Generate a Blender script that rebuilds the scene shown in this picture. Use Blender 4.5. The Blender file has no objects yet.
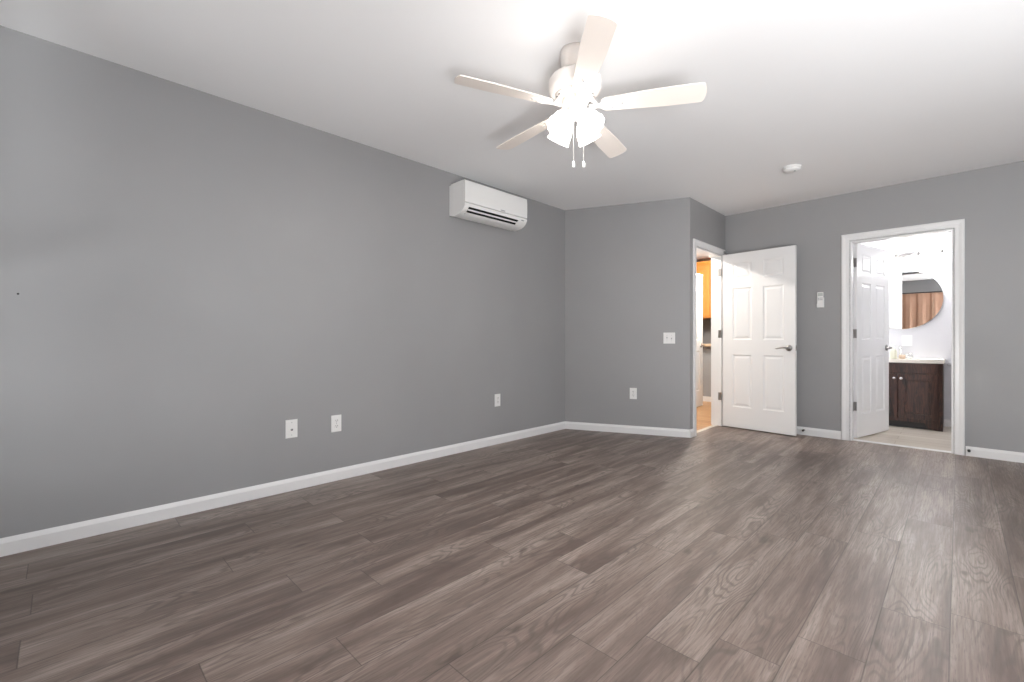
import bpy, bmesh, math, random
from mathutils import Vector, Matrix
from math import sin, cos, pi, radians as R

C = bpy.context.scene.collection
# ------------------------------------------------------------------ camera
H = 1.02
cam_d = bpy.data.cameras.new('camera')
cam_d.sensor_width = 36.0
cam_d.lens = 449.0 / 1024.0 * 36.0
cam_d.shift_y = -1.5 / 1024.0
cam_d.clip_start = 0.03
cam = bpy.data.objects.new('camera', cam_d)
C.objects.link(cam)
cam.location = (0, 0, H)
cam.rotation_euler = (R(90), 0, math.atan2(447.0, 449.0))
bpy.context.scene.camera = cam
# ------------------------------------------------------------------ world, exposure
w = bpy.data.worlds.new('world'); bpy.context.scene.world = w
w.use_nodes = True
wn = w.node_tree.nodes; wl = w.node_tree.links
sky = wn.new('ShaderNodeTexSky'); sky.sky_type = 'NISHITA'
sky.sun_elevation = R(40); sky.sun_rotation = R(200); sky.sun_disc = False
wl.new(sky.outputs[0], wn['Background'].inputs[0])
wn['Background'].inputs[1].default_value = 0.06
vs = bpy.context.scene.view_settings
vs.view_transform = 'Standard'; vs.look = 'None'; vs.gamma = 1.0; vs.exposure = 0.16
vs.use_curve_mapping = False
cy = bpy.context.scene.cycles
cy.use_denoising = True
cy.max_bounces = 12; cy.diffuse_bounces = 8; cy.glossy_bounces = 5
cy.sample_clamp_indirect = 6.0
cy.caustics_reflective = False; cy.caustics_refractive = False
FAN_GLOW = 21.0       # radiance of the four fan shades
BATH_GLOW = 98.0      # vanity light shades
HALL_W = 95.0         # hall ceiling lamp, watts
BATH_W = 18.0          # added bathroom fill light, watts
WINDOW_W = 55.0       # base power of the added fill at the unseen windows, watts


def area(name, loc, rot, sx, sy, power, col=(1, 1, 1)):
    l = bpy.data.lights.new(name, 'AREA'); l.shape = 'RECTANGLE'
    l.size = sx; l.size_y = sy; l.energy = power; l.color = col
    o = bpy.data.objects.new(name, l); C.objects.link(o)
    o.location = loc; o.rotation_euler = rot
    return o


# added fill lights outside unseen windows, behind and to the right of the camera
area('window_fill', (2.15, 1.9, 1.2), (0, R(90), 0), 1.9, 2.4, WINDOW_W, (0.97, 0.985, 1.0))  # level broad fill from the unseen east side
area('window_fill', (1.15, -0.95, 0.3), (R(90 + 72), 0, 0), 1.1, 1.7, WINDOW_W * 10.0, (0.965, 0.985, 1.0))  # strong fill tilted up to brighten the ceiling and far walls
area('window_fill', (-1.95, -0.95, 0.3), (R(90 + 72), 0, 0), 0.8, 1.7, WINDOW_W * 0.30, (0.965, 0.985, 1.0))  # weak upward fill for the ceiling on the left

# ------------------------------------------------------------------ materials
def mat(name, col, rough=0.5, metal=0.0, emit=0.0, emit_col=None, spec=0.5, coat=0.0):
    m = bpy.data.materials.new(name); m.use_nodes = True
    b = m.node_tree.nodes['Principled BSDF']
    b.inputs['Base Color'].default_value = (*col, 1)
    b.inputs['Roughness'].default_value = rough
    b.inputs['Metallic'].default_value = metal
    b.inputs['Specular IOR Level'].default_value = spec
    b.inputs['Coat Weight'].default_value = coat
    if emit:
        b.inputs['Emission Strength'].default_value = emit
        b.inputs['Emission Color'].default_value = (*(emit_col or col), 1)
    return m


def nd(m, t, **kw):
    n = m.node_tree.nodes.new(t)
    for k, v in kw.items():
        setattr(n, k, v)
    return n


def lk(m, a, b):
    m.node_tree.links.new(a, b)


def math_n(m, op, a, b=None, c=None):
    n = nd(m, 'ShaderNodeMath', operation=op)
    for i, v in enumerate((a, b, c)):
        if v is None: continue
        if isinstance(v, (int, float)): n.inputs[i].default_value = v
        else: lk(m, v, n.inputs[i])
    return n.outputs[0]


def noise(m, vec, scale, detail=3.0, rough=0.5, dist=0.0):
    n = nd(m, 'ShaderNodeTexNoise')
    n.inputs['Scale'].default_value = scale; n.inputs['Detail'].default_value = detail
    n.inputs['Roughness'].default_value = rough; n.inputs['Distortion'].default_value = dist
    if vec is not None: lk(m, vec, n.inputs['Vector'])
    return n.outputs[0]


def maprange(m, v, a, b, c, d):
    n = nd(m, 'ShaderNodeMapRange')
    for i, x in enumerate((a, b, c, d)): n.inputs[i + 1].default_value = x
    lk(m, v, n.inputs[0])
    return n.outputs[0]


def mixc(m, f, a, b, blend='MIX'):
    n = nd(m, 'ShaderNodeMix', data_type='RGBA', blend_type=blend)
    if isinstance(f, (int, float)): n.inputs[0].default_value = f
    else: lk(m, f, n.inputs[0])
    for i, v in ((6, a), (7, b)):
        if isinstance(v, tuple): n.inputs[i].default_value = (*v, 1)
        else: lk(m, v, n.inputs[i])
    return n.outputs[2]


def bump(m, h, strength, dist=0.002):
    n = nd(m, 'ShaderNodeBump')
    n.inputs['Strength'].default_value = strength; n.inputs['Distance'].default_value = dist
    lk(m, h, n.inputs['Height'])
    lk(m, n.outputs[0], m.node_tree.nodes['Principled BSDF'].inputs['Normal'])


def paint(name, col, rough, bstr=0.12, var=0.03, sheen_var=0.1):
    m = mat(name, col, rough)
    b = m.node_tree.nodes['Principled BSDF']
    g = nd(m, 'ShaderNodeNewGeometry').outputs['Position']
    n1 = noise(m, g, 1.3, 4)
    c = mixc(m, maprange(m, n1, 0.3, 0.7, 0, 1), tuple(x * (1 - var) for x in col), tuple(min(1, x * (1 + var)) for x in col))
    lk(m, c, b.inputs['Base Color'])
    lk(m, maprange(m, noise(m, g, 2.2, 3), 0.3, 0.7, rough - sheen_var, rough + sheen_var), b.inputs['Roughness'])
    bump(m, noise(m, g, 160, 2), bstr, 0.001)
    return m


GREY = paint('grey_wall_paint', (0.312, 0.312, 0.315), 0.45, sheen_var=0.08)
CEIL = paint('white_ceiling_paint', (0.88, 0.88, 0.885), 0.85, var=0.01, sheen_var=0.05)
BATHW = paint('pale_bathroom_paint', (0.60, 0.605, 0.635), 0.5, var=0.01)
TRIM = mat('white_trim_paint', (0.80, 0.80, 0.80), 0.32)
DOORM = mat('white_door_paint', (0.82, 0.82, 0.82), 0.35)
NICKEL = mat('satin_nickel', (0.36, 0.35, 0.34), 0.32, 1.0)
CHROME = mat('chrome', (0.75, 0.75, 0.76), 0.12, 1.0)
PLATE = mat('white_plastic', (0.82, 0.82, 0.81), 0.35)
SLOTD = mat('dark_slot', (0.03, 0.03, 0.03), 0.6)
GREYP = mat('grey_plastic', (0.35, 0.36, 0.37), 0.5)
ACW = mat('air_conditioner_plastic', (0.84, 0.84, 0.83), 0.38)
ACB = mat('air_outlet_black', (0.008, 0.008, 0.009), 0.6)
FANW = mat('fan_white_enamel', (0.83, 0.79, 0.75), 0.35)
BLADE = mat('fan_blade_cream', (0.86, 0.79, 0.73), 0.45)
SHADE = mat('frosted_glass_lit', (0.9, 0.9, 0.9), 0.3, emit=FAN_GLOW * 0.30, emit_col=(1.0, 0.955, 0.90))
BULB = mat('bulb_lit', (1, 1, 1), 0.3, emit=FAN_GLOW * 13, emit_col=(1.0, 0.95, 0.89))
BSHADE = mat('vanity_shade_lit', (0.9, 0.9, 0.9), 0.3, emit=BATH_GLOW, emit_col=(1.0, 0.975, 0.96))
RUBBER = mat('black_rubber', (0.02, 0.02, 0.02), 0.7)
QUARTZ = mat('cream_counter', (0.82, 0.79, 0.72), 0.2)
MIRR = mat('mirror_silver', (0.88, 0.89, 0.90), 0.01, 1.0)
CREAM = mat('cream_soap_bottle', (0.66, 0.66, 0.55), 0.3)
TAN = mat('tan_ceramic', (0.55, 0.42, 0.32), 0.4)
ROD = mat('dark_rod_metal', (0.08, 0.07, 0.065), 0.4, 0.8)
HALLM = mat('hall_lamp_glass_lit', (0.9, 0.9, 0.9), 0.3, emit=8, emit_col=(1.0, 0.93, 0.84))
GLASS = mat('window_glass', (1, 1, 1), 0.0)
_mx = GLASS.node_tree.nodes.new('ShaderNodeMixShader'); _tr = GLASS.node_tree.nodes.new('ShaderNodeBsdfTransparent')
_gl = GLASS.node_tree.nodes.new('ShaderNodeBsdfGlossy'); _gl.inputs['Roughness'].default_value = 0.0
_mx.inputs[0].default_value = 0.06
GLASS.node_tree.links.new(_tr.outputs[0], _mx.inputs[1]); GLASS.node_tree.links.new(_gl.outputs[0], _mx.inputs[2])
GLASS.node_tree.links.new(_mx.outputs[0], GLASS.node_tree.nodes['Material Output'].inputs[0])
THRESH = mat('pale_threshold_strip', (0.62, 0.56, 0.48), 0.4)


def plank_material():
    m = mat('grey_brown_vinyl_planks', (0.2, 0.17, 0.15), 0.4)
    b = m.node_tree.nodes['Principled BSDF']
    uv = nd(m, 'ShaderNodeUVMap', uv_map='plank')
    sd = nd(m, 'ShaderNodeUVMap', uv_map='seed')
    s = nd(m, 'ShaderNodeSeparateXYZ'); lk(m, uv.outputs[0], s.inputs[0])
    q = nd(m, 'ShaderNodeSeparateXYZ'); lk(m, sd.outputs[0], q.inputs[0])
    x, y, r1, r2 = s.outputs[0], s.outputs[1], q.outputs[0], q.outputs[1]

    def vec(sx, sy, so):
        c = nd(m, 'ShaderNodeCombineXYZ')
        lk(m, math_n(m, 'MULTIPLY', x, sx), c.inputs[0])
        lk(m, math_n(m, 'MULTIPLY', y, sy), c.inputs[1])
        lk(m, math_n(m, 'MULTIPLY_ADD', r1, so, r2), c.inputs[2])
        return c.outputs[0]
    # broad light and dark bands along the board
    band = noise(m, vec(11, 1.1, 90), 1.0, 4, 0.55, 0.4)
    # cathedral figure: contour lines of a stretched noise
    fig = noise(m, vec(7.0, 1.15, 57), 1.0, 2, 0.4, 0.25)
    rings = math_n(m, 'SINE', math_n(m, 'MULTIPLY', fig, 150.0))
    rings = maprange(m, rings, 0.1, 1.0, 0, 1)
    rmask = maprange(m, noise(m, vec(5, 1.6, 31), 1.0, 2), 0.42, 0.60, 0, 1)
    fibre = noise(m, vec(150, 5.0, 71), 1.0, 4, 0.6)
    pores = noise(m, vec(230, 14.0, 17), 1.0, 2, 0.6)
    knots = maprange(m, noise(m, vec(14, 5, 43), 1.0, 2, 0.4), 0.69, 0.78, 0, 1)
    dark, mid, light = (0.130, 0.094, 0.079), (0.234, 0.181, 0.154), (0.355, 0.290, 0.254)
    c = mixc(m, maprange(m, band, 0.36, 0.50, 0, 1), dark, mid)
    c = mixc(m, maprange(m, band, 0.50, 0.66, 0, 1), c, light)
    c = mixc(m, math_n(m, 'MULTIPLY', maprange(m, fibre, 0.40, 0.66, 0, 1), 0.6), c, dark)
    c = mixc(m, math_n(m, 'MULTIPLY', math_n(m, 'MULTIPLY', rings, rmask), 0.6), c, (0.10, 0.078, 0.066))
    c = mixc(m, math_n(m, 'MULTIPLY', maprange(m, pores, 0.56, 0.68, 0, 1), 0.5), c, (0.09, 0.07, 0.06))
    c = mixc(m, math_n(m, 'MULTIPLY', knots, 0.7), c, (0.075, 0.055, 0.045))
    # each board a little lighter or darker
    tone = maprange(m, r2, 0, 1, 0.96, 1.05)
    vm = nd(m, 'ShaderNodeVectorMath', operation='SCALE'); lk(m, c, vm.inputs[0]); lk(m, tone, vm.inputs['Scale'])
    c = vm.outputs[0]
    # seams
    ex = math_n(m, 'MINIMUM', x, math_n(m, 'SUBTRACT', PW, x))
    ey = math_n(m, 'MINIMUM', y, math_n(m, 'SUBTRACT', PL, y))
    e = math_n(m, 'MINIMUM', ex, ey)
    seam = maprange(m, e, 0.0012, 0.0022, 1, 0)
    c = mixc(m, math_n(m, 'MULTIPLY', seam, 0.6), c, (0.035, 0.028, 0.024))
    lk(m, c, b.inputs['Base Color'])
    lk(m, maprange(m, fibre, 0.3, 0.7, 0.36, 0.46), b.inputs['Roughness'])
    b.inputs['Specular IOR Level'].default_value = 0.6
    hgt = math_n(m, 'SUBTRACT', math_n(m, 'MULTIPLY', fibre, 0.25), seam)
    bump(m, hgt, 0.25, 0.0012)
    return m


def wood(name, c1, c2, rough, sx=18.0, sy=18.0, sz=1.4, fine=0.5):
    m = mat(name, c1, rough)
    b = m.node_tree.nodes['Principled BSDF']
    g = nd(m, 'ShaderNodeTexCoord').outputs['Object']
    mp = nd(m, 'ShaderNodeMapping'); mp.inputs['Scale'].default_value = (sx, sy, sz)
    lk(m, g, mp.inputs[0])
    n1 = noise(m, mp.outputs[0], 1.0, 4, 0.6, 1.2)
    rings = math_n(m, 'SINE', math_n(m, 'MULTIPLY', n1, 45.0))
    c = mixc(m, maprange(m, rings, -0.2, 1.0, 0, fine), c1, c2)
    c = mixc(m, maprange(m, n1, 0.35, 0.7, 0, 0.6), c, c2)
    lk(m, c, b.inputs['Base Color'])
    return m


ESPRESSO = wood('espresso_stained_wood', (0.010, 0.007, 0.007), (0.085, 0.036, 0.026), 0.3, fine=0.8)
OAK = wood('honey_oak', (0.62, 0.27, 0.06), (0.48, 0.18, 0.035), 0.4)


def hall_floor_mat(name, c1, c2, c3, pw, pl, axis):
    m = mat(name, c1, 0.35)
    b = m.node_tree.nodes['Principled BSDF']
    g = nd(m, 'ShaderNodeNewGeometry').outputs['Position']
    mp = nd(m, 'ShaderNodeMapping'); lk(m, g, mp.inputs[0])
    if axis == 'y': mp.inputs['Rotation'].default_value = (0, 0, R(90))
    br = nd(m, 'ShaderNodeTexBrick'); lk(m, mp.outputs[0], br.inputs['Vector'])
    br.inputs['Color1'].default_value = (*c1, 1); br.inputs['Color2'].default_value = (*c2, 1)
    br.inputs['Mortar'].default_value = (*c3, 1); br.inputs['Scale'].default_value = 1.0
    br.inputs['Mortar Size'].default_value = 0.003; br.inputs['Bias'].default_value = 0.0
    br.inputs['Brick Width'].default_value = pl; br.inputs['Row Height'].default_value = pw
    mp2 = nd(m, 'ShaderNodeMapping'); lk(m, mp.outputs[0], mp2.inputs[0]); mp2.inputs['Scale'].default_value = (1.5, 22, 1)
    n = noise(m, mp2.outputs[0], 1.0, 4, 0.6, 0.5)
    c = mixc(m, maprange(m, n, 0.35, 0.7, 0, 0.6), br.outputs[0], c3)
    lk(m, c, b.inputs['Base Color'])
    return m


HALLF = hall_floor_mat('honey_laminate_floor', (0.52, 0.31, 0.14), (0.44, 0.23, 0.10), (0.27, 0.13, 0.05), 0.13, 1.1, 'x')
BATHF = hall_floor_mat('pale_wood_look_bath_floor', (0.66, 0.62, 0.55), (0.52, 0.46, 0.39), (0.36, 0.30, 0.24), 0.16, 0.9, 'x')


def curtain_mat():
    m = mat('rust_brown_curtain_cloth', (0.56, 0.34, 0.235), 0.8)
    b = m.node_tree.nodes['Principled BSDF']
    g = nd(m, 'ShaderNodeTexCoord').outputs['Object']
    n = noise(m, g, 300, 2)
    bump(m, n, 0.3, 0.001)
    return m


CURT = curtain_mat()

# ------------------------------------------------------------------ mesh helpers
class MB:
    """collects shapes; build() links them as one mesh object"""
    def __init__(self):
        self.bm = bmesh.new(); self.mats = []; self.cur = 0

    def m(self, material):
        if material not in self.mats: self.mats.append(material)
        self.cur = self.mats.index(material)
        return self

    def _f(self, faces, smooth=False):
        for f in faces:
            f.material_index = self.cur; f.smooth = smooth

    def box(self, lo, hi, bev=0.0, M=None, seg=2):
        g = bmesh.ops.create_cube(self.bm, size=1.0)
        vs_ = g['verts']
        for v in vs_:
            v.co = Vector(((lo[i] + hi[i]) / 2 + v.co[i] * (hi[i] - lo[i])) for i in range(3))
        fs = list({f for v in vs_ for f in v.link_faces})
        if bev:
            es = list({e for v in vs_ for e in v.link_edges})
            r = bmesh.ops.bevel(self.bm, geom=es, offset=bev, segments=seg, profile=0.5, affect='EDGES')
            vs_ = list({v for f in r['faces'] for v in f.verts} | {v for v in vs_ if v.is_valid})
            fs = list({f for v in vs_ for f in v.link_faces})
        self._f(fs)
        if M is not None:
            for v in {v for f in fs for v in f.verts}: v.co = M @ v.co
        return self

    def lathe(self, prof, n=32, M=None, smooth=True):
        """prof: (radius, z) list, revolved about z"""
        rings = []
        for r, z in prof:
            if r < 1e-6: rings.append([self.bm.verts.new((0, 0, z))])
            else: rings.append([self.bm.verts.new((r * cos(2 * pi * k / n), r * sin(2 * pi * k / n), z)) for k in range(n)])
        fs = []
        for a, b in zip(rings, rings[1:]):
            for k in range(n):
                k2 = (k + 1) % n
                if len(a) == 1 and len(b) == 1: continue
                if len(a) == 1: fs.append(self.bm.faces.new((a[0], b[k2], b[k])))
                elif len(b) == 1: fs.append(self.bm.faces.new((a[k], a[k2], b[0])))
                else: fs.append(self.bm.faces.new((a[k], a[k2], b[k2], b[k])))
        if len(rings[0]) > 1: fs.append(self.bm.faces.new(list(reversed(rings[0]))))
        if len(rings[-1]) > 1: fs.append(self.bm.faces.new(rings[-1]))
        self._f(fs, smooth)
        if smooth:
            for f in fs:
                if len(f.verts) > 4: f.smooth = False
        if M is not None:
            for rr in rings:
                for v in rr: v.co = M @ v.co
        return self

    def prism(self, poly, a, b, axis='z', M=None, smooth=False):
        """poly: 2D points; extruded along axis from a to b"""
        def P(p, t):
            return {'z': (p[0], p[1], t), 'y': (p[0], t, p[1]), 'x': (t, p[0], p[1])}[axis]
        A = [self.bm.verts.new(P(p, a)) for p in poly]
        B = [self.bm.verts.new(P(p, b)) for p in poly]
        n = len(poly); side = []
        for k in range(n):
            side.append(self.bm.faces.new((A[k], A[(k + 1) % n], B[(k + 1) % n], B[k])))
        caps = [self.bm.faces.new(list(reversed(A))), self.bm.faces.new(B)]
        self._f(side, smooth); self._f(caps)
        if M is not None:
            for v in A + B: v.co = M @ v.co
        return self

    def tube(self, pts, rad, n=12, closed_ends=True, smooth=True):
        pts = [Vector(p) for p in pts]
        rads = rad if isinstance(rad, (list, tuple)) else [rad] * len(pts)
        rings = []
        up = Vector((0, 0, 1))
        for i, p in enumerate(pts):
            t = (pts[min(i + 1, len(pts) - 1)] - pts[max(i - 1, 0)]).normalized()
            u = up if abs(t.dot(up)) < 0.95 else Vector((1, 0, 0))
            a = t.cross(u).normalized(); b = t.cross(a).normalized()
            rings.append([self.bm.verts.new(p + (a * cos(2 * pi * k / n) + b * sin(2 * pi * k / n)) * rads[i]) for k in range(n)])
        fs = []
        for a, b in zip(rings, rings[1:]):
            for k in range(n):
                fs.append(self.bm.faces.new((a[k], a[(k + 1) % n], b[(k + 1) % n], b[k])))
        self._f(fs, smooth)
        if closed_ends:
            self._f([self.bm.faces.new(list(reversed(rings[0]))), self.bm.faces.new(rings[-1])])
        return self

    def build(self, name, material=None, parent=None, loc=None, rz=0.0, bevel=0.0):
        bmesh.ops.recalc_face_normals(self.bm, faces=self.bm.faces[:])
        me = bpy.data.meshes.new(name); self.bm.to_mesh(me); self.bm.free()
        for mm in (self.mats or [material]): me.materials.append(mm)
        o = bpy.data.objects.new(name, me); C.objects.link(o)
        if parent: o.parent = parent
        if loc is not None: o.location = loc
        if rz: o.rotation_euler = (0, 0, rz)
        if bevel:
            md = o.modifiers.new('bevel', 'BEVEL'); md.width = bevel; md.segments = 2; md.limit_method = 'ANGLE'
        return o


def tag(o, label, cat, group=None, kind=None):
    o['label'] = label; o['category'] = cat
    if group: o['group'] = group
    if kind: o['kind'] = kind
    return o


def empty(name, loc=(0, 0, 0), rz=0.0):
    o = bpy.data.objects.new(name, None); C.objects.link(o)
    o.empty_display_size = 0.05
    o.location = loc; o.rotation_euler = (0, 0, rz)
    return o


def struct(o, label=None, cat=None):
    o['kind'] = 'structure'
    if label: o['label'] = label
    if cat: o['category'] = cat
    return o


def box_obj(name, lo, hi, material, parent=None, bev=0.0):
    return MB().box(lo, hi, bev).build(name, material, parent)


def copy_tree(o, parent=None):
    c = o.copy(); C.objects.link(c)
    if parent: c.parent = parent
    for ch in list(o.children): copy_tree(ch, c)
    return c


# ------------------------------------------------------------------ room numbers (metres)
XL, YR, ZC = -3.2, 5.62, 2.5            # left wall, right wall, ceiling
XS = -1.985                             # short return wall with the hall door
YO = 4.62                               # outer corner
YC = 4.075                              # corner of left and angled walls
XE, YB = 1.75, -0.45                    # unseen east wall and wall behind the camera
TH = 0.115                              # partition thickness
BX0, BX1, BY1 = -1.87, 0.62, 7.33       # bathroom interior
D1a, D1b = 4.763, 5.505                 # hall doorway along y
D2a, D2b = -0.779, -0.034               # bathroom doorway along x
DH = 2.012                              # clear height of doorways
PW, PL = 0.186, 1.2
dA = Vector((XS - XL, YO - YC, 0)).normalized()   # along the angled wall
nA = Vector((dA.y, -dA.x, 0))                     # its normal, into the room

# ------------------------------------------------------------------ floor
PLANK = plank_material()


def clip(poly, a, b, c):
    """keep a*x + b*y <= c"""
    out = []
    for i in range(len(poly)):
        p, q = poly[i], poly[(i + 1) % len(poly)]
        fp, fq = a * p[0] + b * p[1] - c, a * q[0] + b * q[1] - c
        if fp <= 0: out.append(p)
        if fp * fq < 0:
            t = fp / (fp - fq)
            out.append((p[0] + (q[0] - p[0]) * t, p[1] + (q[1] - p[1]) * t))
    return out


def make_floor():
    rng = random.Random(5)
    joints = {0: 2.34, -1: 2.208, -2: 1.788, -3: 2.784, -4: 1.42, -5: 1.244, -6: 2.06, -7: 1.618, -8: 0.663, -9: 0.306,
              -10: 0.936, -11: 0.688, -12: -0.097, -13: 0.533, -14: -0.08, -15: 0.72, -16: -0.105, -17: 0.46, -18: 0.9,
              1: 1.7, 2: 2.7, 3: 1.3, 4: 2.2, 5: 0.5}
    bm = bmesh.new(); u1 = bm.loops.layers.uv.new('plank'); u2 = bm.loops.layers.uv.new('seed')
    for k in range(-19, 11):
        x0 = -0.022 + PW * k
        j = joints.get(k, rng.uniform(0, PL)) % PL
        y = j - 2 * PL
        while y < YR + 0.2:
            s1, s2 = rng.random(), rng.random()
            rect = [(x0, y), (x0 + PW, y), (x0 + PW, y + PL), (x0, y + PL)]
            aw = (-dA.y, dA.x)                       # half-plane behind the angled wall
            ca = aw[0] * XL + aw[1] * YC + 0.04
            A = clip(clip(clip(clip(rect, 1, 0, XS - 0.06), -1, 0, -XL + 0.05), 0, -1, -YB + 0.05), *aw, ca)
            B = clip(clip(clip(clip(rect, -1, 0, -(XS - 0.06)), 1, 0, XE + 0.05), 0, -1, -YB + 0.05), 0, 1, YR + 0.06)
            for p in (A, B):
                if len(p) < 3: continue
                f = bm.faces.new([bm.verts.new((a, b, 0)) for a, b in p])
                if f.normal.z < 0: f.normal_flip()
                for l in f.loops:
                    l[u1].uv = (l.vert.co.x - x0, l.vert.co.y - y); l[u2].uv = (s1, s2)
            y += PL
    me = bpy.data.meshes.new('floor'); bm.to_mesh(me); bm.free(); me.materials.append(PLANK)
    for p in me.polygons:
        pass
    o = bpy.data.objects.new('floor', me); C.objects.link(o)
    o['kind'] = 'structure'


make_floor()
# bathroom and hall floors, slightly lower slabs
struct(MB().box((BX0 - 0.05, YR + 0.06, -0.06), (BX1 + 0.05, BY1 + 0.05, -0.001)).build('floor_bathroom', BATHF))
hx0, hx1, hy1 = -4.6, XS - 0.06, 8.6
struct(MB().prism([(hx1, YO - 0.03), (hx1, hy1), (hx0, hy1), (hx0, YC - 0.45), (XL, YC + 0.04)], -0.06, -0.001).build('floor_hall', HALLF))

# ------------------------------------------------------------------ walls and ceiling
struct(MB().box((hx0 - 0.1, YB - 0.1, ZC), (XE + 0.1, hy1 + 0.1, ZC + 0.1)).build('ceiling', CEIL))
struct(box_obj('wall_left', (XL - 0.12, YB - 0.12, 0), (XL, YC + 0.0, ZC), GREY))
# angled wall
pA = [(XL, YC), (XS, YO), (XS - TH * 1.0, YO + 0.06), (XL - 0.12, YC + 0.055), (XL - 0.12, YC)]
struct(MB().prism(pA, 0, ZC).build('wall_front', GREY))
# return wall with the hall doorway
b = MB()
b.prism([(XS, YO), (XS, D1a), (XS - TH, D1a), (XS - TH, YO + 0.06)], 0, ZC)
b.box((XS - TH, D1a, DH), (XS, D1b, ZC)); b.box((XS - TH, D1b, 0), (XS, YR + 0.12, ZC))
struct(b.build('wall_center', GREY))
# right wall with the bathroom doorway; room face grey, bathroom face pale
b = MB()
def wall_y(b, x0, x1, z0, z1):
    b.m(GREY).box((x0, YR, z0), (x1, YR + TH - 0.012, z1))
    b.m(BATHW).box((x0, YR + TH - 0.012, z0), (x1, YR + TH, z1))
wall_y(b, XS, D2a, 0, ZC); wall_y(b, D2a, D2b, DH, ZC); wall_y(b, D2b, XE + 0.1, 0, ZC)
struct(b.build('wall_right', GREY))
# unseen east wall with a window; back wall with curtained window and two added openings
def wall_holed_x(name, x0, x1, y0, y1, wy0, wy1, wz0, wz1, m_):
    b = MB()
    b.box((x0, y0, 0), (x1, wy0, ZC)); b.box((x0, wy1, 0), (x1, y1, ZC))
    b.box((x0, wy0, 0), (x1, wy1, wz0)); b.box((x0, wy0, wz1), (x1, wy1, ZC))
    return struct(b.build(name, m_))
wall_holed_x('wall_east', XE, XE + 0.1, YB - 0.12, YR, 0.7, 3.1, 0.3, 2.15, GREY)
b = MB(); wx0, wx1 = -1.25, 0.35
vx0, vx1 = 0.65, 1.65
b.box((wx1, YB - 0.12, 0), (vx0, YB, ZC))
b.box((vx0, YB - 0.12, 0), (vx1, YB, 0.3)); b.box((vx0, YB - 0.12, 2.1), (vx1, YB, ZC))
ux0, ux1 = -2.45, -1.45
b.box((XL, YB - 0.12, 0), (ux0, YB, ZC)); b.box((ux1, YB - 0.12, 0), (wx0, YB, ZC))
b.box((ux0, YB - 0.12, 0), (ux1, YB, 0.3)); b.box((ux0, YB - 0.12, 2.1), (ux1, YB, ZC)); b.box((vx1, YB - 0.12, 0), (XE, YB, ZC))
b.box((wx0, YB - 0.12, 0), (wx1, YB, 0.85)); b.box((wx0, YB - 0.12, 2.05), (wx1, YB, ZC))
struct(b.build('wall_back', GREY))
# bathroom shell
b = MB()
b.box((BX0 - 0.1, BY1, 0), (BX1 + 0.1, BY1 + 0.1, ZC))
b.box((BX0 - 0.1, YR + TH, 0), (BX0, BY1, ZC)); b.box((BX1, YR + TH, 0), (BX1 + 0.1, BY1, ZC))
struct(b.build('wall_bathroom', BATHW))
# hall and kitchen shell
b = MB()
b.box((hx0 - 0.1, YC - 0.6, 0), (hx0, hy1 + 0.1, ZC)); b.box((hx0, hy1, 0), (-1.97, hy1 + 0.1, ZC))
b.box((hx0, YC - 0.6, 0), (XL - 0.12, YC - 0.5, ZC)); b.box((XL - 0.22, YC - 0.5, 0), (XL - 0.12, YC + 0.055, ZC))
b.box((-2.10, YR + 0.12, 0), (-1.97, hy1, ZC))
struct(b.build('wall_hall', GREY))
struct(box_obj('wall_partition', (-2.86, 5.35, 0), (-2.76, 6.16, ZC), GREY))

# ------------------------------------------------------------------ windows
def window(name, axis, c0, a0, a1, z0, z1):
    w_ = empty(name, (0, 0, 0)); w_['kind'] = 'structure'
    f = MB(); t = 0.05
    def bx(u0, u1, v0, v1, d0, d1):
        if axis == 'x': f.box((c0 + d0, u0, v0), (c0 + d1, u1, v1))
        else: f.box((u0, c0 + d0, v0), (u1, c0 + d1, v1))
    bx(a0, a1, z0, z0 + t, -0.03, 0.03); bx(a0, a1, z1 - t, z1, -0.03, 0.03)
    bx(a0, a0 + t, z0 + t, z1 - t, -0.03, 0.03); bx(a1 - t, a1, z0 + t, z1 - t, -0.03, 0.03)
    bx(a0 + t, a1 - t, (z0 + z1) / 2 - 0.02, (z0 + z1) / 2 + 0.02, -0.025, 0.025)
    f.build('window_frame', TRIM, w_)
    g = MB()
    if axis == 'x': g.box((c0 - 0.003, a0 + t, z0 + t), (c0 + 0.003, a1 - t, z1 - t))
    else: g.box((a0 + t, c0 - 0.003, z0 + t), (a1 - t, c0 + 0.003, z1 - t))
    g.build('pane', GLASS, w_)
window('window_1', 'x', XE + 0.05, 0.7, 3.1, 0.3, 2.15)  # unseen east window, carrying the broad fill
window('fill_window_4', 'y', YB - 0.06, ux0, ux1, 0.3, 2.1)  # made-up window, lets upward fill reach the left ceiling
window('fill_window_3', 'y', YB - 0.06, vx0, vx1, 0.3, 2.1)  # made-up window for the strong upward fill
window('window_2', 'y', YB - 0.06, wx0, wx1, 0.85, 2.05)

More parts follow.
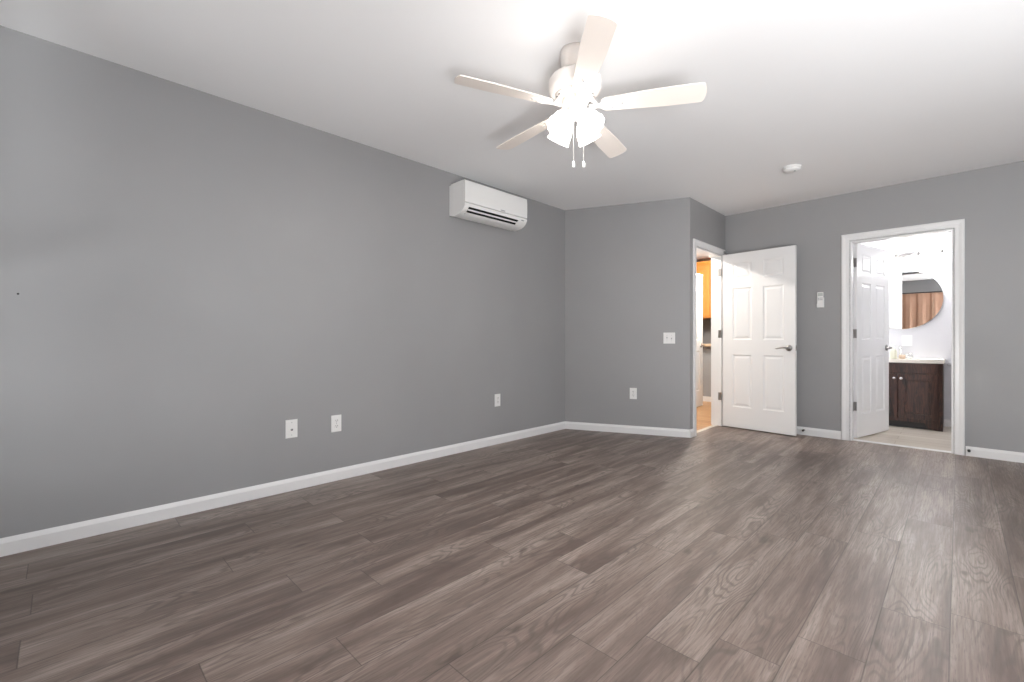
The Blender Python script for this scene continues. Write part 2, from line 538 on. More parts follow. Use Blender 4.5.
# ------------------------------------------------------------------ baseboards
BASEP = [(0, 0), (0.0145, 0), (0.0145, 0.061), (0.0120, 0.066), (0.0065, 0.077), (0.0035, 0.083), (0, 0.083)]
def baseboard(name, p0, p1, n, parts=None):
    """runs from p0 to p1 on the wall face, n = direction into the room"""
    b = MB()
    for (q0, q1) in (parts or [(p0, p1)]):
        q0, q1 = Vector((*q0, 0)), Vector((*q1, 0)); n3 = Vector((*n, 0)).normalized()
        L = [b.bm.verts.new(q0 + n3 * d + Vector((0, 0, z))) for d, z in BASEP]
        M_ = [b.bm.verts.new(q1 + n3 * d + Vector((0, 0, z))) for d, z in BASEP]
        k = len(L)
        b._f([b.bm.faces.new((L[i], L[(i + 1) % k], M_[(i + 1) % k], M_[i])) for i in range(k)])
        b._f([b.bm.faces.new(L), b.bm.faces.new(M_)])
    o = b.build(name, TRIM); o['kind'] = 'structure'
    return o
baseboard('baseboard_left', (XL, YB), (XL, YC), (1, 0))
e = 0.0145
baseboard('baseboard_front', (XL, YC), (XS + 0.004, YO + 0.002), (nA.x, nA.y))
baseboard('baseboard_center', None, None, (1, 0), [((XS, YO - 0.012), (XS, D1a - 0.062))])
baseboard('baseboard_right', None, None, (0, -1), [((XS, YR), (D2a - 0.075, YR)), ((D2b + 0.075, YR), (XE, YR))])
baseboard('baseboard_back', (XL, YB), (XE, YB), (0, 1))
baseboard('baseboard_east', (XE, YB), (XE, YR), (-1, 0))
baseboard('baseboard_bathroom', None, None, (0, -1), [((BX0, BY1), (BX1, BY1))])

# ------------------------------------------------------------------ door casings, jambs
CAS = [(0, 0), (0, 0.011), (0.008, 0.013), (0.030, 0.012), (0.046, 0.017), (0.060, 0.018), (0.066, 0.014), (0.066, 0)]   # across (from opening outward), thickness
def casing(name, origin, u, n, w_, h_, depth, CW=0.066, th_side=(1, 1)):
    """origin: floor point at the first opening edge on the wall face; u along the wall; n out of the wall (room side)"""
    b = MB(); u = Vector(u); n = Vector(n); o_ = Vector(origin); z = Vector((0, 0, 1))
    def strip(P0, P1, out0, out1):
        # mitred strip: at each end a vector 'out' scaled by the across value
        L = [b.bm.verts.new(P0 + out0 * a + n * t) for a, t in CAS]
        M_ = [b.bm.verts.new(P1 + out1 * a + n * t) for a, t in CAS]
        k = len(L)
        b._f([b.bm.faces.new((L[i], L[(i + 1) % k], M_[(i + 1) % k], M_[i])) for i in range(k)])
        b._f([b.bm.faces.new(L), b.bm.faces.new(M_)])
    g = 0.004
    A, B_ = o_ - u * g, o_ + u * (w_ + g)
    top = z * (h_ + g)
    k1, k2 = th_side
    strip(A, A + top, -u * k1, -u * k1 + z)
    strip(B_ + top, B_, u * k2 + z, u * k2)
    strip(A + top, B_ + top, -u * k1 + z, u * k2 + z)
    # jamb lining and stop
    def jb(a0, a1, z0, z1, d0, d1):
        ps = [o_ + u * a + n * d + z * zz for a in (a0, a1) for d in (d0, d1) for zz in (z0, z1)]
        lo = [min(p[i] for p in ps) for i in range(3)]; hi = [max(p[i] for p in ps) for i in range(3)]
        b.box(lo, hi)
    t = 0.014
    jb(-0.004, t, 0, h_, -depth, 0.0); jb(w_ - t, w_ + 0.004, 0, h_, -depth, 0.0); jb(t, w_ - t, h_ - t, h_ + 0.004, -depth, 0.0)
    return struct(b.build(name, TRIM))
casing('trim_1', (XS, D1a, 0), (0, 1, 0), (1, 0, 0), D1b - D1a, DH, TH, th_side=(1, 1))
casing('trim_2', (D2a, YR, 0), (1, 0, 0), (0, -1, 0), D2b - D2a, DH, TH)
# bathroom side casing of the same doorway
casing('trim_3', (D2a, YR + TH, 0), (1, 0, 0), (0, 1, 0), D2b - D2a, DH, 0.0)
casing('trim_4', (XS - TH, D1a, 0), (0, 1, 0), (-1, 0, 0), D1b - D1a, DH, 0.0)
struct(box_obj('trim_5', (XS - 0.085, D1a, -0.001), (XS - 0.035, D1b, 0.006), THRESH, bev=0.002))
struct(box_obj('trim_6', (D2a, YR + 0.02, -0.001), (D2b, YR + 0.085, 0.006), TRIM, bev=0.002))

# ------------------------------------------------------------------ doors
def six_panel(w_, h_=1.996, t=0.035):
    """slab in local coords: x 0..w from the hinge edge, y -t/2..t/2, z 0.01.."""
    b = MB(); bm = b.bm
    st = 0.11; mu = 0.12; pw = (w_ - 2 * st - mu) / 2
    xs = [(st, st + pw), (st + pw + mu, w_ - st)]
    zt = h_
    zs = [(0.236, 0.835), (1.005, 1.595), (1.700, 1.886)]
    xb = [0, xs[0][0], xs[0][1], xs[1][0], xs[1][1], w_]
    zb = [0, zs[0][0], zs[0][1], zs[1][0], zs[1][1], zs[2][0], zs[2][1], h_]
    for sgn in (-1, 1):
        Y = sgn * t / 2
        def V(x, y, z): return bm.verts.new((x, y, z + 0.012))
        for i in range(5):
            for j in range(7):
                x0, x1, z0, z1 = xb[i], xb[i + 1], zb[j], zb[j + 1]
                if i in (1, 3) and j in (1, 3, 5):
                    loops = [(0, 0), (0.004, 0.0045), (0.013, 0.0075), (0.020, 0.0075), (0.040, 0.002)]
                    prev = None
                    for ins, dep in loops:
                        yy = Y - sgn * dep
                        cur = [V(x0 + ins, yy, z0 + ins), V(x1 - ins, yy, z0 + ins), V(x1 - ins, yy, z1 - ins), V(x0 + ins, yy, z1 - ins)]
                        if prev:
                            for k in range(4): bm.faces.new((prev[k], prev[(k + 1) % 4], cur[(k + 1) % 4], cur[k]))
                        prev = cur
                    bm.faces.new(prev)
                else:
                    bm.faces.new((V(x0, Y, z0), V(x1, Y, z0), V(x1, Y, z1), V(x0, Y, z1)))
    for (x0, x1) in ((0, 0), (w_, w_)):
        bm.faces.new([bm.verts.new((x0, yy, zz + 0.012)) for yy, zz in ((-t / 2, 0), (t / 2, 0), (t / 2, h_), (-t / 2, h_))])
    for zz in (0.0, h_):
        bm.faces.new([bm.verts.new((xx, yy, zz + 0.012)) for xx, yy in ((0, -t / 2), (w_, -t / 2), (w_, t / 2), (0, t / 2))])
    bmesh.ops.remove_doubles(bm, verts=bm.verts[:], dist=0.0001)
    return b


def door(name, hinge, ang, w_, label, knuckle_side, lever_sides=(-1, 1), hz=(0.35, 1.085, 1.81)):
    """hinge: world point of the slab's hinge edge centre line; ang: direction of the slab"""
    d = empty(name, (hinge[0], hinge[1], 0), ang)
    d['kind'] = 'structure'; d['label'] = label; d['category'] = 'door'
    t = 0.035
    six_panel(w_).build('door_slab', DOORM, d)
    bx = w_ - 0.062; z = 0.93
    for s in lever_sides:
        l = MB()
        Mr = Matrix.Translation((bx, s * t / 2, z)) @ Matrix.Rotation(-s * pi / 2, 4, 'X')
        l.lathe([(0, 0), (0.033, 0), (0.033, 0.004), (0.030, 0.009), (0.018, 0.013), (0.0125, 0.018), (0.0125, 0.040), (0.0105, 0.046), (0, 0.047)], 28, Mr)
        y0 = s * (t / 2 + 0.040)
        pts = [(bx + 0.006, y0, z), (bx - 0.02, y0 + s * 0.004, z + 0.003), (bx - 0.05, y0 + s * 0.006, z + 0.004), (bx - 0.08, y0 + s * 0.003, z - 0.001), (bx - 0.105, y0 - s * 0.003, z - 0.006), (bx - 0.118, y0 - s * 0.006, z - 0.004)]
        l.tube(pts, [0.010, 0.0095, 0.008, 0.0075, 0.007, 0.004], 12)
        l.build('door_handle', NICKEL, d)
    MB().box((w_ - 0.0005, -0.0125, z - 0.028), (w_ + 0.0012, 0.0125, z + 0.028), 0.0004).m(NICKEL).box((w_, -0.006, z - 0.01), (w_ + 0.009, 0.006, z + 0.01), 0.002).build('latch_plate', NICKEL, d)
    for hz_ in hz:
        h = MB()
        ks = knuckle_side
        h.box((-0.0025, -t / 2 + 0.002, hz_ - 0.045), (0.0005, t / 2, hz_ + 0.045))
        h.lathe([(0, -0.047), (0.004, -0.049), (0.0062, -0.045), (0.0062, 0.045), (0.004, 0.049), (0, 0.051)], 14, Matrix.Translation((-0.004, ks * (t / 2 + 0.005), hz_)))
        h.box((-0.0068, ks * t / 2 - 0.014, hz_ - 0.045), (-0.0025, ks * t / 2 + 0.004, hz_ + 0.045)) if ks > 0 else h.box((-0.0068, ks * t / 2 - 0.004, hz_ - 0.045), (-0.0025, ks * t / 2 + 0.014, hz_ + 0.045))
        h.build('hinge', NICKEL, d)
    return d


# bedroom door, standing open in front of the right wall
hA = Vector((XS + 0.025, D1b - 0.012, 0))
dv = Vector((-1.215, 5.437, 0)) - hA
door('door_1', hA, math.atan2(dv.y, dv.x), 0.752, 'white six panel door standing open in front of the grey right wall', 1)
hB = Vector((D2a + 0.022, YR + TH + 0.018, 0))
dv = Vector((-0.572, 6.50, 0)) - hB
door('door_2', hB, math.atan2(dv.y, dv.x), 0.775, 'white six panel bathroom door swung in towards the vanity', 1, hz=(0.335, 1.08, 1.81))
door('door_3', (-2.80, 6.165, 0), R(90), 0.77, 'white door further back in the hall, seen through the doorway', -1)

# hinge leaves on the bathroom jamb, seen edge-on in the photograph as dark plates
b = MB()
for hz_ in (0.335, 1.08, 1.81):
    b.box((D2a + 0.014, YR + TH - 0.052, hz_ - 0.045), (D2a + 0.0165, YR + TH, hz_ + 0.045))
bpy_o = b.build('trim_7', NICKEL); struct(bpy_o)
b = MB()
for hz_ in (0.35, 1.085, 1.81):
    b.box((XS - 0.034, D1b - 0.0165, hz_ - 0.045), (XS + 0.001, D1b - 0.0138, hz_ + 0.045))
struct(b.build('trim_8', NICKEL))
e_ = empty('door_bumper', (XS + 0.018, D1b + 0.035, DH + 0.035))
MB().box((-0.004, -0.02, -0.014), (0.012, 0.02, 0.014), 0.002).build('bracket', NICKEL, e_)
MB().lathe([(0, 0), (0.009, 0), (0.009, 0.022), (0.006, 0.026), (0, 0.026)], 16, Matrix.Translation((0.012, 0.005, 0)) @ Matrix.Rotation(pi / 2, 4, 'Y')).build('roller', GREYP, e_)
tag(e_, 'small grey metal bumper on the casing corner above the open door', 'door bumper')

# ------------------------------------------------------------------ wall plates
def plate_base(b, w_, h_):
    b.m(PLATE)
    b.prism([(-w_ / 2, -h_ / 2), (w_ / 2, -h_ / 2), (w_ / 2, h_ / 2), (-w_ / 2, h_ / 2)], 0, 0.003, 'z')
    p = [(-w_ / 2 + .004, -h_ / 2 + .004), (w_ / 2 - .004, -h_ / 2 + .004), (w_ / 2 - .004, h_ / 2 - .004), (-w_ / 2 + .004, h_ / 2 - .004)]
    b.prism(p, 0.003, 0.0055, 'z')


def orient(o, pos, n):
    """local z -> n (out of wall), local y -> up"""
    n = Vector(n).normalized(); up = Vector((0, 0, 1)); x = up.cross(n).normalized()
    M = Matrix((x, up, n)).transposed().to_4x4()
    o.matrix_world = Matrix.Translation(pos) @ M
    return o


def outlet(pos, n, label):
    e_ = empty('electrical_outlet'); orient(e_, pos, n)
    b = MB(); plate_base(b, 0.074, 0.120); b.build('cover_plate', PLATE, e_)
    for s in (-1, 1):
        c = MB(); c.m(PLATE)
        pts = [(0.017 * cos(a), max(-0.0135, min(0.0135, 0.0175 * sin(a))) + s * 0.0195) for a in [2 * pi * k / 28 for k in range(28)]]
        c.prism(pts, 0.0055, 0.008, 'z')
        c.m(SLOTD)
        for sx in (-0.0064, 0.0064): c.box((sx - 0.0014, s * 0.0195 - 0.001, 0.0078), (sx + 0.0014, s * 0.0195 + 0.0085, 0.0083))
        c.lathe([(0, 0), (0.0028, 0), (0.0028, 0.0005), (0, 0.0005)], 12, Matrix.Translation((0, s * 0.0195 - 0.0075, 0.0078)))
        c.build('receptacle', PLATE, e_)
    MB().lathe([(0, 0), (0.003, 0), (0.0025, 0.0012), (0, 0.0014)], 12, Matrix.Translation((0, 0, 0.0055))).build('screw', GREYP, e_)
    return tag(e_, label, 'outlet')


outlet((XL, 1.408, 0.412), (1, 0, 0), 'white duplex outlet low on the left wall, right beside the cable plate')
outlet((XL, 3.012, 0.427), (1, 0, 0), 'white duplex outlet on the left wall nearest the far corner')
po = Vector((XL, YC, 0)) + dA * 0.759
outlet((po.x, po.y, 0.434), nA, 'white duplex outlet low on the angled wall below the light switches')
e_ = empty('cable_outlet'); orient(e_, (XL, 1.10, 0.417), (1, 0, 0))
b = MB(); plate_base(b, 0.076, 0.122); b.build('cover_plate', PLATE, e_)
b = MB().m(CHROME); b.lathe([(0, 0), (0.0075, 0), (0.0075, 0.003), (0.0048, 0.003), (0.0048, 0.010), (0.0035, 0.0105), (0, 0.0105)], 16, Matrix.Translation((0, -0.006, 0.0055)))
b.m(SLOTD).lathe([(0, 0), (0.0042, 0), (0.0042, 0.0004), (0, 0.0004)], 16, Matrix.Translation((0, -0.006, 0.0160)))
b.build('coaxial_jack', SLOTD, e_)
for s in (-1, 1): MB().lathe([(0, 0), (0.003, 0), (0.0025, 0.0012), (0, 0.0014)], 12, Matrix.Translation((0, s * 0.042, 0.0055))).build('screw', GREYP, e_)
tag(e_, 'white cable plate with one dark round jack on left wall', 'cable outlet')

e_ = empty('light_switch'); ps = Vector((XL, YC, 0)) + dA * 1.128; orient(e_, (ps.x, ps.y, 1.035), nA)
b = MB(); plate_base(b, 0.117, 0.117); b.build('cover_plate', PLATE, e_)
for s in (-1, 1):
    MB().box((s * 0.023 - 0.0055, -0.0125, 0.0053), (s * 0.023 + 0.0055, 0.0125, 0.0068)).build('toggle_slot', GREYP, e_)
    MB().box((-0.004, -0.005, 0), (0.004, 0.005, 0.014), 0.0015, Matrix.Translation((s * 0.023, 0.001 * s, 0.0055)) @ Matrix.Rotation(R(-28 * s), 4, 'X')).build('toggle', PLATE, e_)
    for q in (-1, 1): MB().lathe([(0, 0), (0.003, 0), (0.0025, 0.0012), (0, 0.0014)], 10, Matrix.Translation((s * 0.023, q * 0.03, 0.0055))).build('screw', GREYP, e_)
tag(e_, 'white double toggle light switch plate on the angled grey wall', 'light switch')

# remote control and its cradle on the right wall
e_ = empty('remote_cradle'); orient(e_, (-1.028, YR, 1.355), (0, -1, 0))
MB().box((-0.031, 0, 0), (0.031, 0.105, 0.005), 0.0015).build('back_plate', PLATE, e_)
b = MB(); b.box((-0.031, 0.0, 0.005), (0.031, 0.040, 0.026), 0.003); b.build('pocket', PLATE, e_)
tag(e_, 'small white wall cradle holding the remote beside the open door', 'remote holder')
e_ = empty('remote_control'); orient(e_, (-1.028, YR - 0.0055, 1.365), (0, -1, 0))
MB().box((-0.027, 0.031, 0), (0.027, 0.150, 0.018), 0.004).build('remote_body', PLATE, e_)
MB().box((-0.021, 0.108, 0.0178), (0.021, 0.142, 0.0188), 0.0004).build('screen', mat('remote_screen', (0.50, 0.53, 0.51), 0.2), e_)
for r_ in range(2):
    for c_ in (-1, 0, 1):
        MB().box((c_ * 0.015 - 0.0055, 0.083 - r_ * 0.017, 0.0176), (c_ * 0.015 + 0.0055, 0.092 - r_ * 0.017, 0.0195), 0.001).build('button', GREYP, e_)
tag(e_, 'white handheld air conditioner remote standing in its wall cradle', 'remote control')

# door stops on the baseboards
def door_stop(pos, n, label):
    e_ = empty('door_stop'); orient(e_, pos, n)
    MB().lathe([(0, 0), (0.011, 0), (0.011, 0.004), (0.005, 0.006), (0.005, 0.04), (0, 0.04)], 16).build('rod', NICKEL, e_)
    MB().lathe([(0, 0.038), (0.010, 0.038), (0.010, 0.050), (0.007, 0.054), (0, 0.054)], 16).build('rubber_tip', RUBBER, e_)
    return tag(e_, label, 'door stop')
door_stop((0.062, YR - 0.0145, 0.052), (0, -1, 0), 'small black tipped door stop right of the bathroom doorway')
door_stop((-1.175, YR - 0.0145, 0.052), (0, -1, 0), 'small black tipped door stop behind the open bedroom door')

# small nail left in the left wall
e_ = MB().lathe([(0, 0), (0.001, 0), (0.001, 0.006), (0.0045, 0.006), (0.004, 0.0075), (0, 0.008)], 12).build('nail', mat('dark_nail', (0.06, 0.06, 0.06), 0.5, 0.8))
orient(e_, (XL - 0.001, -0.145, 1.239), (1, 0, 0))
tag(e_, 'tiny dark nail head alone high on the left wall', 'nail')

# ------------------------------------------------------------------ wall air conditioner
def air_conditioner():
    e_ = empty('air_conditioner', (XL, 2.422, 2.10))
    L = 0.776; D = 0.222
    full = [(0.028, 0.012), (0.028, 0.285), (0.195, 0.285), (0.200, 0.281), (0.200, 0.092), (0.222, 0.088), (0.2215, 0.074), (0.214, 0.055), (0.200, 0.038), (0.178, 0.022), (0.150, 0.010), (0.11, 0.003), (0.07, 0.001), (0.05, 0.003)]
    notch = [(0.028, 0.012), (0.028, 0.285), (0.195, 0.285), (0.200, 0.281), (0.200, 0.092), (0.222, 0.088), (0.2215, 0.074), (0.2165, 0.060)]
    cav = [(0.15, 0.095), (0.10, 0.075), (0.105, 0.035)]
    rest = [(0.150, 0.010), (0.11, 0.003), (0.07, 0.001), (0.05, 0.003)]
    a, c = 0.05, L - 0.115
    b = MB().m(ACW); b.prism(full, 0, a, 'y', smooth=False); b.prism(notch + cav + rest, a, c, 'y'); b.prism(full, c, L, 'y')
    b.m(ACB)
    lining = [(0.2160, 0.0597), (0.150, 0.0945), (0.1005, 0.0745), (0.1055, 0.0355), (0.1495, 0.0105)]
    # dark lining inside the outlet
    V0 = [b.bm.verts.new((x, a + 0.001, z)) for x, z in lining]; V1 = [b.bm.verts.new((x, c - 0.001, z)) for x, z in lining]
    b._f([b.bm.faces.new((V0[i], V0[i + 1], V1[i + 1], V1[i])) for i in range(len(lining) - 1)])
    for V_ in (V0, V1): b._f([b.bm.faces.new(V_)])
    b.build('body', ACW, e_)
    b = MB(); b.prism([(0.201, 0.096), (0.224, 0.096), (0.2265, 0.15), (0.226, 0.24), (0.222, 0.279), (0.216, 0.2845), (0.203, 0.2855), (0.201, 0.282)], 0.0, L, 'y')
    b.build('front_panel', ACW, e_, bevel=0.0015)
    b = MB(); b.prism([(0.0, 0.016), (0.027, 0.010), (0.027, 0.281), (0.0, 0.277)], 0.006, L - 0.006, 'y'); b.build('back_chassis', ACW, e_)
    def vane(p, q, th, name):
        p, q = Vector((p[0], 0, p[1])), Vector((q[0], 0, q[1])); t = (q - p).normalized(); nn = Vector((-t.z, 0, t.x)) * th
        MB().prism([(p.x, p.z), (q.x, q.z), (q.x + nn.x, q.z + nn.z), (p.x + nn.x, p.z + nn.z)], a + 0.004, c - 0.004, 'y').build(name, ACW, e_)
    vane((0.204, 0.046), (0.193, 0.036), 0.003, 'louver')
    vane((0.176, 0.0225), (0.150, 0.0105), 0.003, 'louver')
    # badge and indicator marks
    MB().box((0.2262, L * 0.54, 0.101), (0.2275, L * 0.54 + 0.055, 0.110), 0.0004).build('badge', GREYP, e_)
    MB().box((0.214, L - 0.075, 0.062), (0.2225, L - 0.045, 0.070)).build('indicator', GREYP, e_)
    tag(e_, 'white split air conditioner mounted high on the left wall', 'air conditioner')
air_conditioner()

# ------------------------------------------------------------------ smoke detector
e_ = empty('smoke_detector', (-1.015, 4.425, ZC))
MB().lathe([(0, 0), (0.068, 0), (0.068, -0.010), (0.066, -0.012), (0, -0.012)], 40).build('mounting_plate', PLATE, e_)
b = MB(); b.lathe([(0, -0.0125), (0.064, -0.0125), (0.064, -0.026), (0.058, -0.034), (0.030, -0.038), (0, -0.038)], 40); b.build('cover', PLATE, e_)
MB().lathe([(0, -0.0375), (0.009, -0.0375), (0.009, -0.0405), (0, -0.041)], 20, Matrix.Translation((0.022, 0, 0))).build('test_button', GREYP, e_)
tag(e_, 'round white smoke detector on the ceiling near the open door', 'smoke detector')

# ------------------------------------------------------------------ ceiling fan
def ceiling_fan():
    fx, fy = -1.40, 1.864
    f = empty('ceiling_fan', (fx, fy, ZC))
    Fv = Vector((-.7055, .7087, 0)); Rv = Vector((.7087, .7055, 0))
    z0 = ZC
    b = MB(); b.lathe([(0, 0), (0.074, 0), (0.074, -0.022), (0.070, -0.066), (0.056, -0.098), (0.034, -0.110), (0, -0.110)], 40); b.build('canopy', FANW, f)
    for k in range(2):
        A = R(200 + 150 * k)
        MB().lathe([(0, 0), (0.004, 0), (0.003, 0.003), (0, 0.0035)], 10, Matrix.Translation((0.0735 * cos(A), 0.0735 * sin(A), -0.014)) @ Matrix.Rotation(A, 4, 'Z') @ Matrix.Rotation(pi / 2, 4, 'Y')).build('canopy_screw', NICKEL, f)
    b = MB(); b.lathe([(0, -0.09), (0.022, -0.09), (0.022, -0.135), (0, -0.135)], 24); b.build('downrod', FANW, f)
    b = MB(); b.lathe([(0, -0.130), (0.055, -0.130), (0.104, -0.134), (0.124, -0.140), (0.132, -0.150), (0.134, -0.160), (0.134, -0.195), (0.131, -0.206), (0.118, -0.214), (0.108, -0.226), (0.0, -0.226)], 56); b.build('motor_housing', FANW, f)
    # vented lower ring
    vr = MB().m(FANW); vr.lathe([(0, -0.226), (0.104, -0.226), (0.100, -0.236), (0.082, -0.243), (0, -0.243)], 48)
    vr.m(SLOTD)
    for k in range(20):
        A = 2 * pi * k / 20
        M = Matrix.Rotation(A, 4, 'Z') @ Matrix.Translation((0.0925, 0, -0.2395)) @ Matrix.Rotation(R(21), 4, 'Y')
        vr.box((-0.006, -0.0045, -0.0005), (0.006, 0.0045, 0.0012), 0, M)
    vr.build('vent_ring', FANW, f)
    b = MB(); b.lathe([(0, -0.243), (0.060, -0.243), (0.064, -0.250), (0.064, -0.282), (0.056, -0.292), (0.042, -0.297), (0, -0.297)], 40); b.build('switch_housing', FANW, f)
    b = MB(); b.lathe([(0, -0.296), (0.036, -0.296), (0.046, -0.304), (0.048, -0.320), (0.036, -0.334), (0.018, -0.342), (0.010, -0.352), (0, -0.354)], 36); b.build('light_fitter', FANW, f)
    # blades; the rotor hangs very slightly out of level
    tilt = -0.045; th0 = R(-115.13)
    for k in range(5):
        A = th0 + k * 2 * pi / 5
        ur = Vector((cos(A), sin(A), tilt * sin(A))).normalized()
        ut = Vector((-sin(A), cos(A), tilt * cos(A) - 0.0136 / 0.058)).normalized()
        un = ur.cross(ut).normalized()
        M = Matrix((ur, ut, un)).transposed().to_4x4(); M.translation = Vector((0, 0, 2.212 - ZC))
        bl = MB(); pts = []
        r0, r1 = 0.150, 0.614
        def hw(s): return 0.040 + 0.020 * min(1, s * 1.5) ** 0.8 - 0.001 * s
        N = 14
        for i in range(N + 1):
            s = i / N; pts.append((r0 + (r1 - 0.012 - r0) * s, -hw(s)))
        for i in range(1, 4):                     # rounded corner and shallow arc
            pass
        w1 = hw(1)
        for y_ in (-0.97, -0.88, -0.6, -0.3, 0, 0.3, 0.6, 0.88, 0.97):
            pts.append((r1 + 0.014 * (1 - y_ * y_) - 0.004 * (abs(y_) > 0.95), y_ * w1))
        for i in range(N, -1, -1):
            s = i / N; pts.append((r0 + (r1 - 0.012 - r0) * s, hw(s)))
        pts += [(r0 - 0.012, 0.030), (r0 - 0.016, 0.012), (r0 - 0.016, -0.012), (r0 - 0.012, -0.030)]
        bl.prism(pts, -0.003, 0.003, 'z', M)
        bo = bl.build('blade', BLADE, f, bevel=0.001)
        ir = MB()
        arm = [(0.075, -0.013), (0.115, -0.011), (0.140, -0.016), (0.165, -0.030), (0.190, -0.034), (0.205, -0.028), (0.200, -0.014), (0.215, -0.008), (0.240, -0.010), (0.250, 0), (0.240, 0.010), (0.215, 0.008), (0.200, 0.014), (0.205, 0.028), (0.190, 0.034), (0.165, 0.030), (0.140, 0.016), (0.115, 0.011), (0.075, 0.013)]
        ir.m(FANW).prism(arm, -0.0075, -0.0035, 'z', M)
        p0 = M @ Vector((0.085, 0, -0.005)); p1 = Vector((0.08 * cos(A), 0.08 * sin(A), -0.236))
        ir.tube([p1, (p0 + p1) / 2 + Vector((0.012 * cos(A), 0.012 * sin(A), 0)), M @ Vector((0.115, 0, -0.005))], 0.009, 10)
        ir.m(GREYP)
        for (sx, sy) in ((0.188, -0.022), (0.188, 0.022), (0.236, 0)):
            ir.lathe([(0, 0), (0.005, 0), (0.0042, -0.0022), (0, -0.0028)], 12, M @ Matrix.Translation((sx, sy, -0.0075)))
        ir.build('blade_iron', FANW, bo)
    # four tulip shades
    for k in range(4):
        A = math.atan2(Rv.y, Rv.x) + R(40 + 90 * k)
        M = Matrix.Translation((0.036 * cos(A), 0.036 * sin(A), -0.316)) @ Matrix.Rotation(A, 4, 'Z') @ Matrix.Rotation(R(-38), 4, 'Y')
        # local -z points outward and down
        s = MB(); n = 36
        prof = [(0.022, -0.030), (0.030, -0.040), (0.043, -0.058), (0.052, -0.080), (0.055, -0.105), (0.056, -0.122), (0.062, -0.138)]
        rings = []
        for (r_, z_) in prof + [(p[0] - 0.003, p[1] + 0.001) for p in reversed(prof)]:
            flu = 1 + 0.0
            rings.append([s.bm.verts.new(M @ Vector((r_ * (1 + 0.035 * cos(9 * 2 * pi * q / n) * min(1, max(0, (-z_ - 0.06) / 0.07))) * cos(2 * pi * q / n), r_ * (1 + 0.035 * cos(9 * 2 * pi * q / n) * min(1, max(0, (-z_ - 0.06) / 0.07))) * sin(2 * pi * q / n), z_))) for q in range(n)])
        for a_, b_ in zip(rings, rings[1:] + rings[:1]):
            s._f([s.bm.faces.new((a_[q], a_[(q + 1) % n], b_[(q + 1) % n], b_[q])) for q in range(n)], True)
        so = s.build('lamp_shade', SHADE, f)
        MB().lathe([(0, -0.008), (0.020, -0.008), (0.024, -0.020), (0.024, -0.038), (0.012, -0.040), (0, -0.040)], 24, M).build('lamp_socket', FANW, f)
        MB().lathe([(0, -0.038), (0.012, -0.040), (0.014, -0.052), (0.026, -0.075), (0.029, -0.092), (0.022, -0.110), (0, -0.118)], 20, M).build('bulb', BULB, so)
    # pull chains
    for (dx, top, bot, kind) in ((-0.011, -0.345, -0.573, 0), (0.040, -0.320, -0.573, 1)):
        o2 = Rv * dx - Fv * 0.03
        c = MB(); zz = top
        c.tube([(o2.x, o2.y, top), (o2.x, o2.y, bot)], 0.0011, 8)
        while zz > bot:
            c.lathe([(0, 0.0018), (0.0018, 0), (0, -0.0018)], 8, Matrix.Translation((o2.x, o2.y, zz))); zz -= 0.0045
        co = c.build('pull_chain', FANW, f)
        MB().lathe([(0, 0), (0.004, -0.002), (0.0075, -0.012), (0.0085, -0.030), (0.007, -0.034), (0, -0.035)], 16, Matrix.Translation((o2.x, o2.y, bot))).build('pendant', PLATE, co)
    tag(f, 'white five blade ceiling fan with lit glass shades and pull chains', 'ceiling fan')
ceiling_fan()

